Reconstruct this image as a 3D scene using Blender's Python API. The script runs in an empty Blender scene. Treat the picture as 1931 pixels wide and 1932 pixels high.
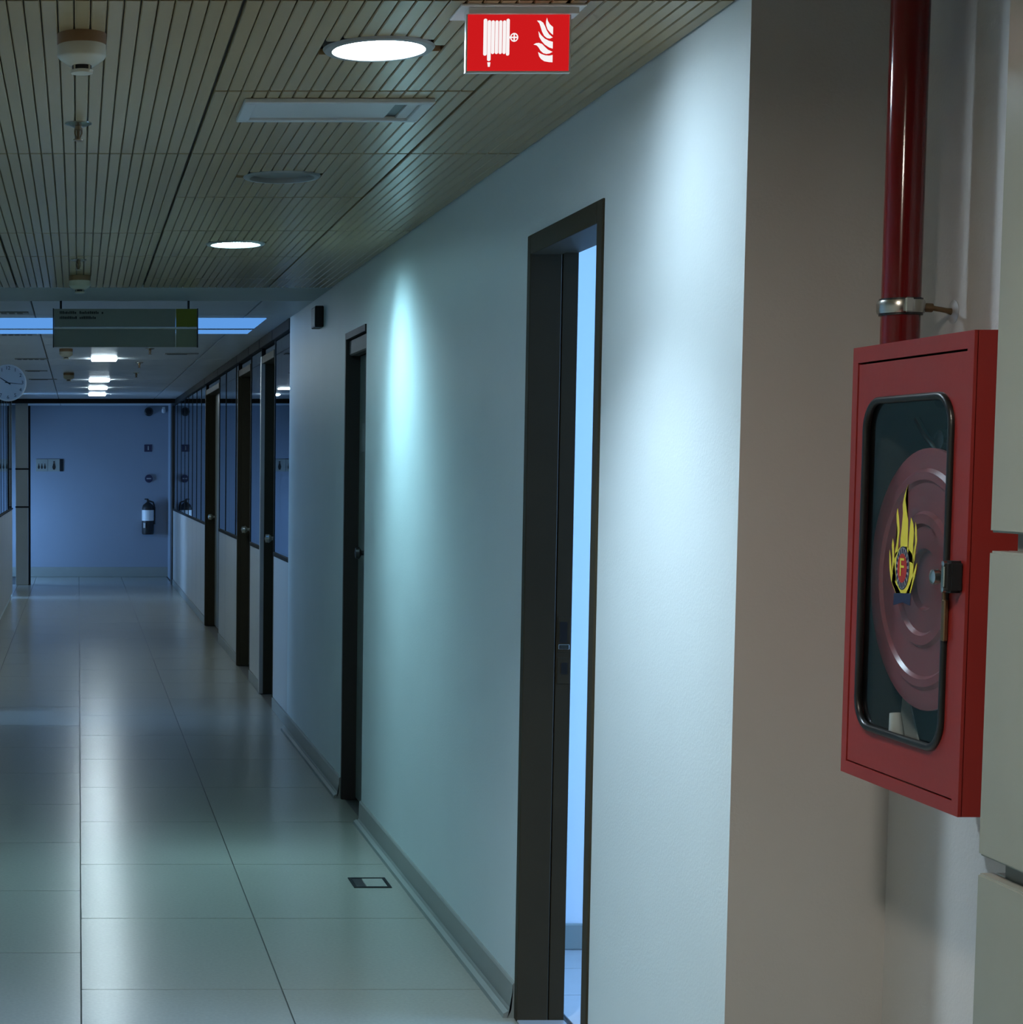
import bpy, bmesh, math, random
from mathutils import Vector, Matrix
random.seed(7)
scene = bpy.context.scene
COL = scene.collection
PI = math.pi

# ---------------------------------------------------------------- camera
CAM_H = 1.55
PITCH = math.radians(4.427)
cd = bpy.data.cameras.new('camera')
cd.sensor_fit = 'HORIZONTAL'; cd.sensor_width = 36.0
cd.lens = 67.115
cd.shift_x = 0.42336; cd.shift_y = 0.10083
cd.clip_start = 0.05; cd.clip_end = 200
cam = bpy.data.objects.new('camera', cd)
cam.location = (0, 0, CAM_H); cam.rotation_euler = (PI/2 - PITCH, 0, 0)
COL.objects.link(cam); scene.camera = cam

# ---------------------------------------------------------------- world (blue dusk daylight outside)
wd = bpy.data.worlds.new('world'); scene.world = wd; wd.use_nodes = True
bg = wd.node_tree.nodes['Background']
bg.inputs['Color'].default_value = (0.25, 0.52, 1.0, 1); bg.inputs['Strength'].default_value = 25.0

scene.view_settings.view_transform = 'Standard'
scene.view_settings.look = 'None'
scene.view_settings.exposure = 0.0
scene.view_settings.gamma = 1.0
scene.view_settings.use_curve_mapping = False

LAMP_COOL = (0.46, 0.86, 1.0); LAMP_WARM = (1.0, 0.90, 0.78)
L_COOL1, L_COOL2, L_FAR, L_WARM = 62.0, 90.0, 72.0, 325.0
L_GLOW_BAND = 0.85
S_COOL1, S_COOL2, S_DOWN1 = 62.0, 190.0, 240.0      # watts of the two beam lamps
COOL1 = (0.68, 0.85, 1.0)

def portal(loc, rot, sx, sy):
    l = bpy.data.lights.new('daylight_portal', 'AREA'); l.shape = 'RECTANGLE'; l.size = sx; l.size_y = sy
    l.cycles.is_portal = True
    o = bpy.data.objects.new('daylight_portal', l); o.location = loc; o.rotation_euler = rot; COL.objects.link(o)

# ---------------------------------------------------------------- materials
def mat(name, col, rough=0.5, metal=0.0, noise=0.0, nscale=8.0, bump=0.0, bscale=120.0, spec=0.5, rvar=0.0, stretch=(1,1,1)):
    m = bpy.data.materials.new(name); m.use_nodes = True
    nt = m.node_tree; b = nt.nodes['Principled BSDF']
    b.inputs['Base Color'].default_value = (*col, 1); b.inputs['Roughness'].default_value = rough
    b.inputs['Metallic'].default_value = metal; b.inputs['Specular IOR Level'].default_value = spec
    if noise or bump or rvar:
        tc = nt.nodes.new('ShaderNodeTexCoord'); mp = nt.nodes.new('ShaderNodeMapping')
        mp.inputs['Scale'].default_value = stretch
        geo = nt.nodes.new('ShaderNodeNewGeometry')
        nt.links.new(geo.outputs['Position'], mp.inputs['Vector'])
    if noise:
        n = nt.nodes.new('ShaderNodeTexNoise'); n.inputs['Scale'].default_value = nscale; n.inputs['Detail'].default_value = 6
        nt.links.new(mp.outputs['Vector'], n.inputs['Vector'])
        mx = nt.nodes.new('ShaderNodeMix'); mx.data_type = 'RGBA'
        mx.inputs['A'].default_value = (*[c*(1-noise) for c in col], 1)
        mx.inputs['B'].default_value = (*[min(1, c*(1+noise)) for c in col], 1)
        nt.links.new(n.outputs['Fac'], mx.inputs['Factor']); nt.links.new(mx.outputs['Result'], b.inputs['Base Color'])
    if rvar:
        n3 = nt.nodes.new('ShaderNodeTexNoise'); n3.inputs['Scale'].default_value = 3.0; n3.inputs['Detail'].default_value = 4
        nt.links.new(mp.outputs['Vector'], n3.inputs['Vector'])
        mr = nt.nodes.new('ShaderNodeMapRange'); mr.inputs['To Min'].default_value = max(0.02, rough-rvar); mr.inputs['To Max'].default_value = rough+rvar
        nt.links.new(n3.outputs['Fac'], mr.inputs['Value']); nt.links.new(mr.outputs['Result'], b.inputs['Roughness'])
    if bump:
        n2 = nt.nodes.new('ShaderNodeTexNoise'); n2.inputs['Scale'].default_value = bscale; n2.inputs['Detail'].default_value = 3
        nt.links.new(mp.outputs['Vector'], n2.inputs['Vector'])
        bp = nt.nodes.new('ShaderNodeBump'); bp.inputs['Strength'].default_value = bump; bp.inputs['Distance'].default_value = 0.002
        nt.links.new(n2.outputs['Fac'], bp.inputs['Height']); nt.links.new(bp.outputs['Normal'], b.inputs['Normal'])
    return m

def emit(name, col, strength):
    m = bpy.data.materials.new(name); m.use_nodes = True; nt = m.node_tree
    nt.nodes.remove(nt.nodes['Principled BSDF'])
    e = nt.nodes.new('ShaderNodeEmission'); e.inputs['Color'].default_value = (*col, 1); e.inputs['Strength'].default_value = strength
    nt.links.new(e.outputs[0], nt.nodes['Material Output'].inputs['Surface'])
    return m

def glass(name, tint=(0.92, 0.97, 0.97), rough=0.01, ior=1.5):
    m = bpy.data.materials.new(name); m.use_nodes = True; nt = m.node_tree
    nt.nodes.remove(nt.nodes['Principled BSDF'])
    t = nt.nodes.new('ShaderNodeBsdfTransparent'); t.inputs[0].default_value = (*tint, 1)
    g = nt.nodes.new('ShaderNodeBsdfGlossy'); g.inputs['Roughness'].default_value = rough; g.inputs['Color'].default_value = (0.9, 0.95, 1, 1)
    fr = nt.nodes.new('ShaderNodeFresnel'); fr.inputs['IOR'].default_value = ior
    mx = nt.nodes.new('ShaderNodeMixShader')
    geo = nt.nodes.new('ShaderNodeNewGeometry'); sub = nt.nodes.new('ShaderNodeMath'); sub.operation = 'SUBTRACT'; sub.inputs[0].default_value = 1.0
    mul = nt.nodes.new('ShaderNodeMath'); mul.operation = 'MULTIPLY'
    nt.links.new(geo.outputs['Backfacing'], sub.inputs[1]); nt.links.new(fr.outputs[0], mul.inputs[0]); nt.links.new(sub.outputs[0], mul.inputs[1])
    nt.links.new(mul.outputs[0], mx.inputs[0]); nt.links.new(t.outputs[0], mx.inputs[1]); nt.links.new(g.outputs[0], mx.inputs[2])
    nt.links.new(mx.outputs[0], nt.nodes['Material Output'].inputs['Surface'])
    return m

M = dict(
    wall=mat('wall_paint', (0.62, 0.70, 0.71), 0.45, noise=0.05, nscale=3, bump=0.25, bscale=160),
    lobby=mat('lobby_wall_paint', (0.52, 0.51, 0.49), 0.5, noise=0.05, nscale=3, bump=0.25, bscale=160),
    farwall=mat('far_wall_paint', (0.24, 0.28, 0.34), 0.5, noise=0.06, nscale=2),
    room=mat('room_paint', (0.72, 0.76, 0.80), 0.6, noise=0.03, nscale=2),
    slat=mat('ceiling_slat_metal', (0.35, 0.26, 0.135), 0.27),
    dark=mat('ceiling_void_black', (0.09, 0.087, 0.075), 0.8),
    gypsum=mat('gypsum_board', (0.42, 0.45, 0.44), 0.6, noise=0.04),
    ctile=mat('ceiling_tile_white', (0.52, 0.55, 0.56), 0.35, noise=0.06, nscale=6, bump=0.1),
    tile=mat('floor_tile_terrazzo', (0.29, 0.295, 0.255), 0.23, noise=0.12, nscale=90),
    grout=mat('floor_joint_dark', (0.05, 0.05, 0.045), 0.7),
    rtile=mat('room_floor_tile', (0.45, 0.45, 0.45), 0.3, noise=0.06, nscale=20),
    skirt=mat('skirting_vinyl', (0.24, 0.26, 0.24), 0.4, noise=0.08, nscale=6),
    brown=mat('dark_brown_steel', (0.042, 0.034, 0.020), 0.55, noise=0.1, nscale=10, spec=0.15),
    black=mat('black_plastic', (0.012, 0.012, 0.013), 0.4),
    jamb=mat('black_brown_jamb', (0.012, 0.010, 0.009), 0.5),
    leaf=mat('grey_green_door_laminate', (0.17, 0.19, 0.175), 0.35, noise=0.05),
    alu=mat('dark_anodised_aluminium', (0.016, 0.018, 0.02), 0.7, spec=0.1),
    lightalu=mat('light_aluminium', (0.45, 0.46, 0.46), 0.35, metal=0.4),
    lampanel=mat('partition_panel_laminate', (0.46, 0.47, 0.45), 0.35, noise=0.03),
    dim=mat('dim_room_paint', (0.06, 0.065, 0.07), 0.8),
    red=mat('red_enamel', (0.25, 0.022, 0.018), 0.36, noise=0.06, nscale=14, bump=0.06, bscale=90),
    redpipe=mat('red_gloss_pipe_paint', (0.13, 0.005, 0.006), 0.12),
    reel=mat('red_reel_plastic', (0.22, 0.05, 0.06), 0.28, noise=0.15, nscale=16),
    rubber=mat('black_rubber', (0.006, 0.006, 0.006), 0.33),
    liner=mat('cabinet_inside_grey', (0.03, 0.034, 0.032), 0.5),
    chrome=mat('worn_chrome', (0.42, 0.42, 0.38), 0.25, metal=1.0),
    brass=mat('old_brass', (0.20, 0.13, 0.07), 0.35, metal=0.8),
    paper=mat('grey_paper', (0.50, 0.52, 0.50), 0.7),
    clad=mat('grey_green_cladding', (0.30, 0.32, 0.285), 0.24, noise=0.04, nscale=12),
    cladedge=mat('cladding_gap', (0.15, 0.155, 0.14), 0.5),
    white=mat('white_plastic', (0.75, 0.76, 0.75), 0.4),
    cream=mat('cream_plastic', (0.50, 0.47, 0.37), 0.4),
    amber=mat('aged_brown_plastic', (0.22, 0.12, 0.055), 0.45),
    offlens=mat('unlit_lamp_lens', (0.16, 0.165, 0.15), 0.3),
    lampring=mat('lamp_trim_grey', (0.22, 0.225, 0.21), 0.35),
    signbead=mat('skirting_bead_vinyl', (0.24, 0.265, 0.25), 0.6, spec=0.2),
    ventgrey=mat('vent_pale_grey', (0.44, 0.45, 0.42), 0.4),
    closer=mat('closer_grey_brown', (0.085, 0.078, 0.066), 0.5),
    signgrey=mat('sign_grey_film', (0.26, 0.28, 0.255), 0.45),
    signgreen=mat('sign_olive_film', (0.20, 0.22, 0.01), 0.45),
    signgreen2=mat('sign_pale_olive_film', (0.25, 0.28, 0.19), 0.45),
    yellow=mat('yellow_sticker', (0.75, 0.66, 0.06), 0.4),
    navy=mat('navy_sticker', (0.012, 0.016, 0.06), 0.4),
    stred=mat('sticker_red', (0.45, 0.03, 0.02), 0.4),
    stgrey=mat('sticker_grey', (0.30, 0.31, 0.32), 0.4),
    clockface=mat('clock_face_white', (0.62, 0.62, 0.64), 0.4),
    pane=glass('partition_glass', (0.55, 0.65, 0.70), 0.01, 1.9),
    cabglass=glass('cabinet_glass', (0.93, 0.95, 0.95), 0.02, 1.4),
)
SIGN_RED = emit('sign_red_backlit', (0.60, 0.010, 0.012), 1.0)
SIGN_WHITE = emit('sign_white_backlit', (1.0, 0.95, 0.95), 0.95)

# ---------------------------------------------------------------- mesh helpers
WL = {}
def put(o, parent=None, loc=(0, 0, 0), label=None, cat=None, group=None, kind=None):
    COL.objects.link(o); loc = Vector(loc)
    WL[o] = loc
    if parent is not None:
        o.parent = parent; o.location = loc - WL[parent]
    else:
        o.location = loc
    if label: o['label'] = label
    if cat: o['category'] = cat
    if group: o['group'] = group
    if kind: o['kind'] = kind
    return o

def thing(name, loc, label=None, cat=None, group=None, kind=None, parent=None):
    o = bpy.data.objects.new(name, None); o.empty_display_size = 0.1
    return put(o, parent, loc, label, cat, group, kind)

def meshify(name, bm, m, smooth=False):
    me = bpy.data.meshes.new(name)
    bmesh.ops.recalc_face_normals(bm, faces=bm.faces)
    bm.to_mesh(me); bm.free()
    me.materials.append(m)
    if smooth:
        for p in me.polygons: p.use_smooth = True
        try: me.set_sharp_from_angle(angle=math.radians(38))
        except Exception: pass
    return me

def obj(name, bm, m, parent=None, loc=(0, 0, 0), smooth=False, **kw):
    """bm is in world metres; the object's origin goes to loc"""
    loc = Vector(loc)
    if loc.length > 0: bmesh.ops.translate(bm, verts=bm.verts, vec=-loc)
    return put(bpy.data.objects.new(name, meshify(name, bm, m, smooth)), parent, loc, **kw)

def B(): return bmesh.new()

def box(bm, x0, x1, y0, y1, z0, z1, bev=0.0, seg=1):
    r = bmesh.ops.create_cube(bm, size=1.0)
    vs = r['verts']
    for v in vs:
        v.co = Vector((x0 + (v.co.x+.5)*(x1-x0), y0 + (v.co.y+.5)*(y1-y0), z0 + (v.co.z+.5)*(z1-z0)))
    if bev:
        es = list({e for v in vs for e in v.link_edges})
        bmesh.ops.bevel(bm, geom=es, offset=bev, segments=seg, affect='EDGES', clamp_overlap=True)
    return bm

def lathe(bm, c, prof, seg=32, axis='Z'):
    """prof: list of (radius, height along axis)"""
    c = Vector(c); rings = []
    for r, hgt in prof:
        ring = []
        for i in range(seg):
            a = 2*PI*i/seg; p = (r*math.cos(a), r*math.sin(a), hgt)
            if axis == 'X': p = (p[2], p[0], p[1])
            elif axis == 'Y': p = (p[0], p[2], p[1])
            ring.append(bm.verts.new(c + Vector(p)))
        rings.append(ring)
    for a, b in zip(rings, rings[1:]):
        for i in range(seg):
            bm.faces.new((a[i], a[(i+1) % seg], b[(i+1) % seg], b[i]))
    if prof[0][0] > 1e-6: bm.faces.new(rings[0])
    if prof[-1][0] > 1e-6: bm.faces.new(rings[-1])
    bmesh.ops.remove_doubles(bm, verts=[v for r in rings for v in r], dist=1e-6)
    return bm

def tube(bm, pts, r, seg=14, closed=False, caps=True):
    pts = [Vector(p) for p in pts]; n = len(pts); rings = []
    up0 = None
    for i, p in enumerate(pts):
        if closed: t = (pts[(i+1) % n] - pts[i-1]).normalized()
        elif i == 0: t = (pts[1]-p).normalized()
        elif i == n-1: t = (p-pts[i-1]).normalized()
        else: t = ((pts[i+1]-p).normalized() + (p-pts[i-1]).normalized()).normalized()
        if up0 is None:
            ref = Vector((0, 0, 1)) if abs(t.z) < 0.9 else Vector((1, 0, 0))
            up0 = (ref - t*ref.dot(t)).normalized()
        else:
            up0 = (up0 - t*up0.dot(t)).normalized()
        s = t.cross(up0)
        rr = r[i] if isinstance(r, (list, tuple)) else r
        rings.append([bm.verts.new(p + (up0*math.cos(2*PI*k/seg) + s*math.sin(2*PI*k/seg))*rr) for k in range(seg)])
    m = n if closed else n-1
    for i in range(m):
        a, b = rings[i], rings[(i+1) % n]
        for k in range(seg): bm.faces.new((a[k], a[(k+1) % seg], b[(k+1) % seg], b[k]))
    if not closed and caps: bm.faces.new(rings[0]); bm.faces.new(rings[-1])
    return bm

def prism(bm, pts, f0, f1):
    """pts 2d outline; f0/f1 map a 2d point to the two faces"""
    a = [bm.verts.new(Vector(f0(*p))) for p in pts]; b = [bm.verts.new(Vector(f1(*p))) for p in pts]
    bm.faces.new(a); bm.faces.new(b[::-1])
    n = len(pts)
    for i in range(n): bm.faces.new((a[i], b[i], b[(i+1) % n], a[(i+1) % n]))
    bmesh.ops.triangulate(bm, faces=[f for f in bm.faces if len(f.verts) > 4])
    return bm

def rrect(u0, u1, v0, v1, r, n=8):
    pts = []; corner = []
    for cu, cv, a0 in ((u1-r, v1-r, 0), (u0+r, v1-r, PI/2), (u0+r, v0+r, PI), (u1-r, v0+r, 1.5*PI)):
        for k in range(n+1):
            a = a0 + PI/2*k/n
            pts.append((cu + r*math.cos(a), cv + r*math.sin(a))); corner.append(k)
    return pts, corner

def text_mesh(s, size):
    cu = bpy.data.curves.new('glyph', 'FONT'); cu.body = s; cu.size = size; cu.align_x = 'CENTER'; cu.align_y = 'CENTER'
    cu.resolution_u = 3
    o = bpy.data.objects.new('glyph', cu); COL.objects.link(o)
    bpy.context.view_layer.update()
    me = bpy.data.meshes.new_from_object(o.evaluated_get(bpy.context.evaluated_depsgraph_get()))
    vs = [v.co.copy() for v in me.vertices]; fs = [list(p.vertices) for p in me.polygons]
    bpy.data.objects.remove(o); bpy.data.curves.remove(cu); bpy.data.meshes.remove(me)
    return vs, fs

def add_text(bm, s, size, f):
    vs, fs = text_mesh(s, size)
    nv = [bm.verts.new(Vector(f(v.x, v.y))) for v in vs]
    for q in fs:
        try: bm.faces.new([nv[i] for i in q])
        except ValueError: pass

# ================================================================ SETTING
W = 1.235            # corridor face of the right wall
WB = 1.36           # its room face
CZ = 2.421           # ceiling
PX = 1.25            # partition face further down the corridor
XL = -0.80           # left wall face
FAR = 27.1

# ---- floor
floor = obj('floor', box(B(), -3.0, 4.4, -1.8, 28.0, -0.12, -0.004), M['grout'], label='dark joint bed under the pale floor tiles', kind='structure')
tile_cache = {}
def floor_tile(x0, x1, y0, y1, m='tile', g=0.0022):
    k = (round(x1-x0, 3), round(y1-y0, 3), m)
    if k not in tile_cache:
        w, l = k[0]/2-g, k[1]/2-g
        tile_cache[k] = meshify('floor_tile', box(B(), -w, w, -l, l, -0.004, 0.0), M[m])
    o = bpy.data.objects.new('floor_tile', tile_cache[k]); put(o, floor, ((x0+x1)/2, (y0+y1)/2, 0))
xs = [-0.8, -0.597, 0.008, 0.606, 1.25]
for c in range(4):
    off = 0.43 if c in (1,) else 0.0
    y = 1.08 + off - 0.9*3
    while y < FAR - 0.05:
        floor_tile(xs[c], xs[c+1], y, min(y+0.9, FAR))
        y += 0.9
y = -1.6
while y < 3.5:
    floor_tile(1.25, 1.535, y, min(y+0.9, 3.575)); y += 0.9
for y in range(3): floor_tile(-1.9, -0.8, 22.6+y*0.9, 22.6+(y+1)*0.9)
for i in range(6):
    for j in range(8):
        floor_tile(1.381+i*0.3, 1.381+(i+1)*0.3, 3.72+j*0.3, min(3.72+(j+1)*0.3, 6.06), 'rtile', 0.0018)

# ---- ceiling
ceiling = obj('ceiling', box(B(), -3.0, 4.4, -1.8, 28.0, 2.4375, 2.56), M['dark'], label='dark void above the slatted and tiled ceiling', kind='structure')
LIGHTS = [(0.626, 4.055), (0.611, 5.813), (0.614, 7.542)]
WARM_LAMP = (0.38, 1.82)
HOLES = [(x, y, 0.108) for x, y in LIGHTS] + [(WARM_LAMP[0], WARM_LAMP[1], 0.108)]
slat_cache = {}
def slat(parent, x, w, y0, y1):
    k = (round(w, 4), round(y1-y0, 3))
    if k not in slat_cache:
        bm = B(); hw, hl = k[0]/2, k[1]/2
        prof = [(-hw, 0.012), (-hw, 0.0025), (-hw+0.002, 0), (hw-0.002, 0), (hw, 0.0025), (hw, 0.012)]
        prism(bm, prof, lambda a, b: (a, -hl, b), lambda a, b: (a, hl, b))
        slat_cache[k] = meshify('slat', bm, M['slat'])
    put(bpy.data.objects.new('slat', slat_cache[k]), parent, (x, (y0+y1)/2, CZ))
def slat_panel(x0, x1, y0, y1):
    p = thing('ceiling_panel', ((x0+x1)/2, (y0+y1)/2, CZ), parent=ceiling)
    n = max(1, round((x1-x0-0.006)/0.0322)); pitch = (x1-x0-0.006)/n
    for i in range(n):
        xc = x0+0.003+pitch*(i+0.5); w = pitch-0.0022
        segs = [(y0+0.007, y1-0.007)]
        for hx, hy, r in HOLES:
            dx = max(0.0, abs(xc-hx)-w/2)
            if dx < r:
                hl = math.sqrt(r*r-dx*dx); ns = []
                for a, b in segs:
                    if hy+hl <= a or hy-hl >= b: ns.append((a, b)); continue
                    if hy-hl-a > 0.01: ns.append((a, hy-hl))
                    if b-hy-hl > 0.01: ns.append((hy+hl, b))
                segs = ns
        for a, b in segs: slat(p, xc, w, a, b)
rowsA = [0.15, 1.90, 3.644, 5.396, 7.204, 7.993, 9.372]
rowsB = [0.15, 1.90, 2.77, 3.644, 4.51, 5.396, 6.255, 7.13, 8.0, 8.928, 9.372]
rowsC = [0.15, 1.90, 3.644, 5.396, 7.13, 8.928, 9.372]
for x0, x1, rows in ((-0.80, -0.298, rowsA), (-0.298, 0.313, rowsA), (0.313, 0.923, rowsB), (0.923, 1.235, rowsC)):
    for a, b in zip(rows, rows[1:]): slat_panel(x0, x1, a, b)
obj('recess_soffit', box(B(), 1.235, 1.535, -1.5, 3.575, CZ, 2.4375), M['gypsum'], ceiling)
obj('soffit_board', box(B(), -0.8, 4.2, 9.375, 10.11, CZ, 2.4375), M['gypsum'], ceiling)
obj('soffit_board', box(B(), WB, 4.2, 3.6, 9.375, CZ, 2.4375), M['gypsum'], ceiling)
ct = {}
def ceil_tile(x0, x1, y0, y1):
    k = (round(x1-x0, 3), round(y1-y0, 3))
    if k not in ct:
        w, l = k[0]/2-0.004, k[1]/2-0.004
        ct[k] = meshify('ceiling_tile', box(B(), -w, w, -l, l, 0.0, 0.0165, 0.002), M['ctile'])
    put(bpy.data.objects.new('ceiling_tile', ct[k]), ceiling, ((x0+x1)/2, (y0+y1)/2, CZ))
y = 10.115
while y < FAR-0.1:
    y1 = min(y+0.9, FAR)
    for x0, x1 in ((-0.8, -0.25), (-0.25, 0.965), (0.965, PX+0.03)): ceil_tile(x0, x1, y, y1)
    y = y1
for k in range(3): ceil_tile(-1.9, -0.8, 22.6+k*1.4, 22.6+(k+1)*1.4)

# ---- right wall with its two door openings
bm = B()
for y0, y1, z0 in ((3.575, 4.536, 0), (4.536, 5.28, 2.18), (5.28, 8.24, 0), (8.24, 8.87, 2.165), (8.87, 11.22, 0)):
    box(bm, W, WB, y0, y1, z0, 2.4375)
wall_right = obj('wall_right', bm, M['wall'], label='pale blue-grey painted corridor wall with two dark doorways', kind='structure')
# recess beside the camera
obj('wall_return', box(B(), WB, 4.2, 3.575, 3.70, 0, 2.4375), M['lobby'], label='short return wall behind the red hose cabinet', kind='structure')
obj('wall_end', box(B(), W, WB, 3.5745, 3.5752, 0, 2.421), M['lobby'], label='end face of the corridor wall beside the red pipe', kind='structure')
obj('wall_recess', box(B(), 1.535, 1.66, -1.8, 3.575, 0, 2.4375), M['lobby'], label='recess wall carrying the red hose cabinet', kind='structure')
wc = obj('wall_cladding', box(B(), 1.308, 1.535, -1.8, 2.655, 0, 2.4375), M['cladedge'], label='grey-green clad wall end at the right edge with wide horizontal gaps', kind='structure')
for z0, z1 in ((0.08, 0.518), (0.544, 0.973), (0.999, 1.433), (1.459, 2.41)):
    obj('cladding_panel', box(B(), 1.285, 1.31, -1.2, 2.690, z0, z1, 0.003, 2), M['clad'], wc)
    obj('cladding_panel', box(B(), 1.31, 1.53, 2.655, 2.690, z0, z1, 0.002, 1), M['clad'], wc)
# skirting
bm = B()
for y0, y1 in ((5.285, 8.235), (8.875, 11.22)):
    prof = [(W, 0.0), (W-0.022, 0.0), (W-0.022, 0.008), (W-0.012, 0.024), (W-0.010, 0.095), (W-0.006, 0.10), (W, 0.10)]
    prism(bm, prof, lambda a, b: (a, y0, b), lambda a, b: (a, y1, b))
sk = obj('baseboard_right', bm, M['skirt'], label='grey-green vinyl skirting along the corridor wall', kind='structure')
bm = B()
for y0, y1 in ((5.285, 8.235), (8.875, 11.22)):
    prism(bm, [(W-0.021, 0.0), (W-0.036, 0.0), (W-0.034, 0.012), (W-0.021, 0.02)], lambda a, b: (a, y0, b), lambda a, b: (a, y1, b))
obj('skirting_bead', bm, M['signbead'], sk)
# left wall with daylight reveals
def wall_with_gaps(bm, x0, x1, ya, yb, gaps):
    y = ya
    for g0, g1, z0, z1 in gaps:
        box(bm, x0, x1, y, g0, 0, 2.4375); box(bm, x0, x1, g0, g1, z1, 2.4375)
        if z0 > 0: box(bm, x0, x1, g0, g1, 0, z0)
        y = g1
    box(bm, x0, x1, y, yb, 0, 2.4375)
LG = [(11.5, 12.05, 0.0, 2.42)]
bm = B(); wall_with_gaps(bm, XL-0.12, XL, -1.8, 22.55, LG)
wall_left = obj('wall_left', bm, M['wall'], label='left corridor wall with side passages letting in blue daylight', kind='structure')
bm = B()  # unseen passage, its walls shaped to narrow the daylight entering the corridor
for g0, g1, _, _ in LG:
    box(bm, -2.8, XL-0.12, g0-0.1, g0, 0, 2.4375); box(bm, -2.8, XL-0.12, g1, g1+0.1, 0, 2.4375)
    box(bm, -2.8, -2.7, g0, g1, 0, 1.0)
obj('wall_passage', bm, M['wall'], label='unseen side passage walls made deep to narrow the daylight', kind='structure')
for g0, g1, _, _ in LG: portal((-2.75, (g0+g1)/2, 1.71), (0, -PI/2, 0), 1.4, g1-g0)
# end of the corridor
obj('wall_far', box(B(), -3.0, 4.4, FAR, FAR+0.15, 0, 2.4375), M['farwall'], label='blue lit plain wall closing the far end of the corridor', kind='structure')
obj('baseboard_far', box(B(), -1.9, PX+0.05, FAR-0.015, FAR, 0, 0.14, 0.004), M['skirt'], label='grey skirting along the far end wall', kind='structure')
bm = B(); box(bm, -2.0, -1.9, 22.95, FAR, 0, 0.35); box(bm, -2.0, -1.9, 22.95, FAR, 1.25, 2.4375); box(bm, -2.0, -1.9, 22.95, 25.5, 0.35, 1.25); box(bm, -2.0, -1.9, 22.55, 22.95, 2.0, 2.4375); box(bm, -2.0, XL, 22.92, 23.0, 0, 2.4375); box(bm, -2.0, -1.9, 26.5, FAR, 0.35, 1.25)  # unseen cross wall beside the slot is added to narrow its daylight strip
box(bm, -2.0, XL, 22.4, 22.55, 0, 2.4375)
obj('wall_lobby_left', bm, M['wall'], label='side wall of the far lobby with a daylight window', kind='structure')
portal((-1.95, 26.0, 0.8), (0, -PI/2, 0), 0.9, 1.0)
portal((-1.95, 22.735, 1.0), (0, -PI/2, 0), 2.0, 0.37)
# shell
bm = B(); box(bm, -3.0, 4.4, -1.8, -1.7, 0, 2.4375)
box(bm, 4.2, 4.3, -1.8, 4.1, 0, 2.4375); box(bm, 4.2, 4.3, 5.7, FAR, 0, 2.4375)
box(bm, 4.2, 4.3, 4.1, 5.7, 0, 0.8); box(bm, 4.2, 4.3, 4.1, 5.7, 2.1, 2.4375)
obj('wall_outer', bm, M['dim'], label='outer building wall behind the rooms', kind='structure')
portal((4.25, 4.9, 1.45), (0, PI/2, 0), 1.3, 1.6)
rb = obj('wall_room', box(B(), WB, 4.2, 6.06, 6.18, 0, 2.4375), M['room'], label='bright blue lit wall of the room behind the open door', kind='structure')
obj('baseboard_room', box(B(), WB, 4.2, 6.045, 6.06, 0, 0.085, 0.004), M['skirt'], label='grey skirting inside the room behind the open door', kind='structure')
obj('wall_divider', box(B(), WB, 4.2, 9.2, 9.3, 0, 2.4375), M['dim'], label='dividing wall between the side rooms', kind='structure')

# ---- door 1: open doorway near the camera
d1 = thing('door_1', (W, 4.91, 0), 'open doorway with deep dark brown steel frame and strike plates', kind='structure')
FX = W-0.006
def jamb1(y_out, y_in, y_reb):
    lo, hi = sorted((y_out, y_in)); bm = box(B(), FX, 1.316, lo, hi, 0, 2.18, 0.002)
    obj('frame_jamb', bm, M['brown'], d1)
    lo, hi = sorted((y_out, y_reb)); obj('frame_rebate', box(B(), 1.3200, 1.362, lo, hi, 0, 2.16, 0.001), M['brown'], d1)
    lo, hi = sorted((y_out, (y_in+y_out)/2)); obj('frame_groove', box(B(), 1.315, 1.321, lo, hi, 0, 2.15), M['black'], d1)
jamb1(5.281, 5.245, 5.249); jamb1(4.534, 4.581, 4.577)
obj('frame_head', box(B(), FX, 1.316, 4.581, 5.245, 2.127, 2.18, 0.002), M['brown'], d1)
obj('frame_rebate', box(B(), 1.3200, 1.362, 4.581, 5.245, 2.132, 2.17, 0.001), M['brown'], d1)
obj('threshold', box(B(), FX, 1.362, 4.582, 5.245, 0, 0.006, 0.002), M['lightalu'], d1)
for z0, z1, x0, x1 in ((1.055, 1.125, 1.330, 1.344), (0.968, 1.012, 1.336, 1.346)):
    sp = obj('strike_plate', box(B(), 1.324, 1.359, 5.2475, 5.2492, z0-0.015, z1+0.015, 0.0005), M['brown'], d1)
    obj('strike_hole', box(B(), x0-0.001, x1+0.006, 5.2468, 5.2478, z0+0.012, z1), M['black'], sp)
    if z0 > 1: obj('strike_lip', box(B(), 1.326, 1.356, 5.2445, 5.2478, z0-0.006, z0+0.008, 0.001), M['chrome'], sp)
lf = obj('door_leaf', box(B(), 1.40, 2.06, 4.545, 4.585, 0.008, 2.125, 0.002), M['brown'], d1)
lathe_b = B(); lathe(lathe_b, (2.0, 4.585, 1.05), [(0, 0.06), (0.022, 0.055), (0.026, 0.04), (0.012, 0.02), (0.012, 0)], 20, 'Y')
obj('knob', lathe_b, M['chrome'], lf, smooth=True)

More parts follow.
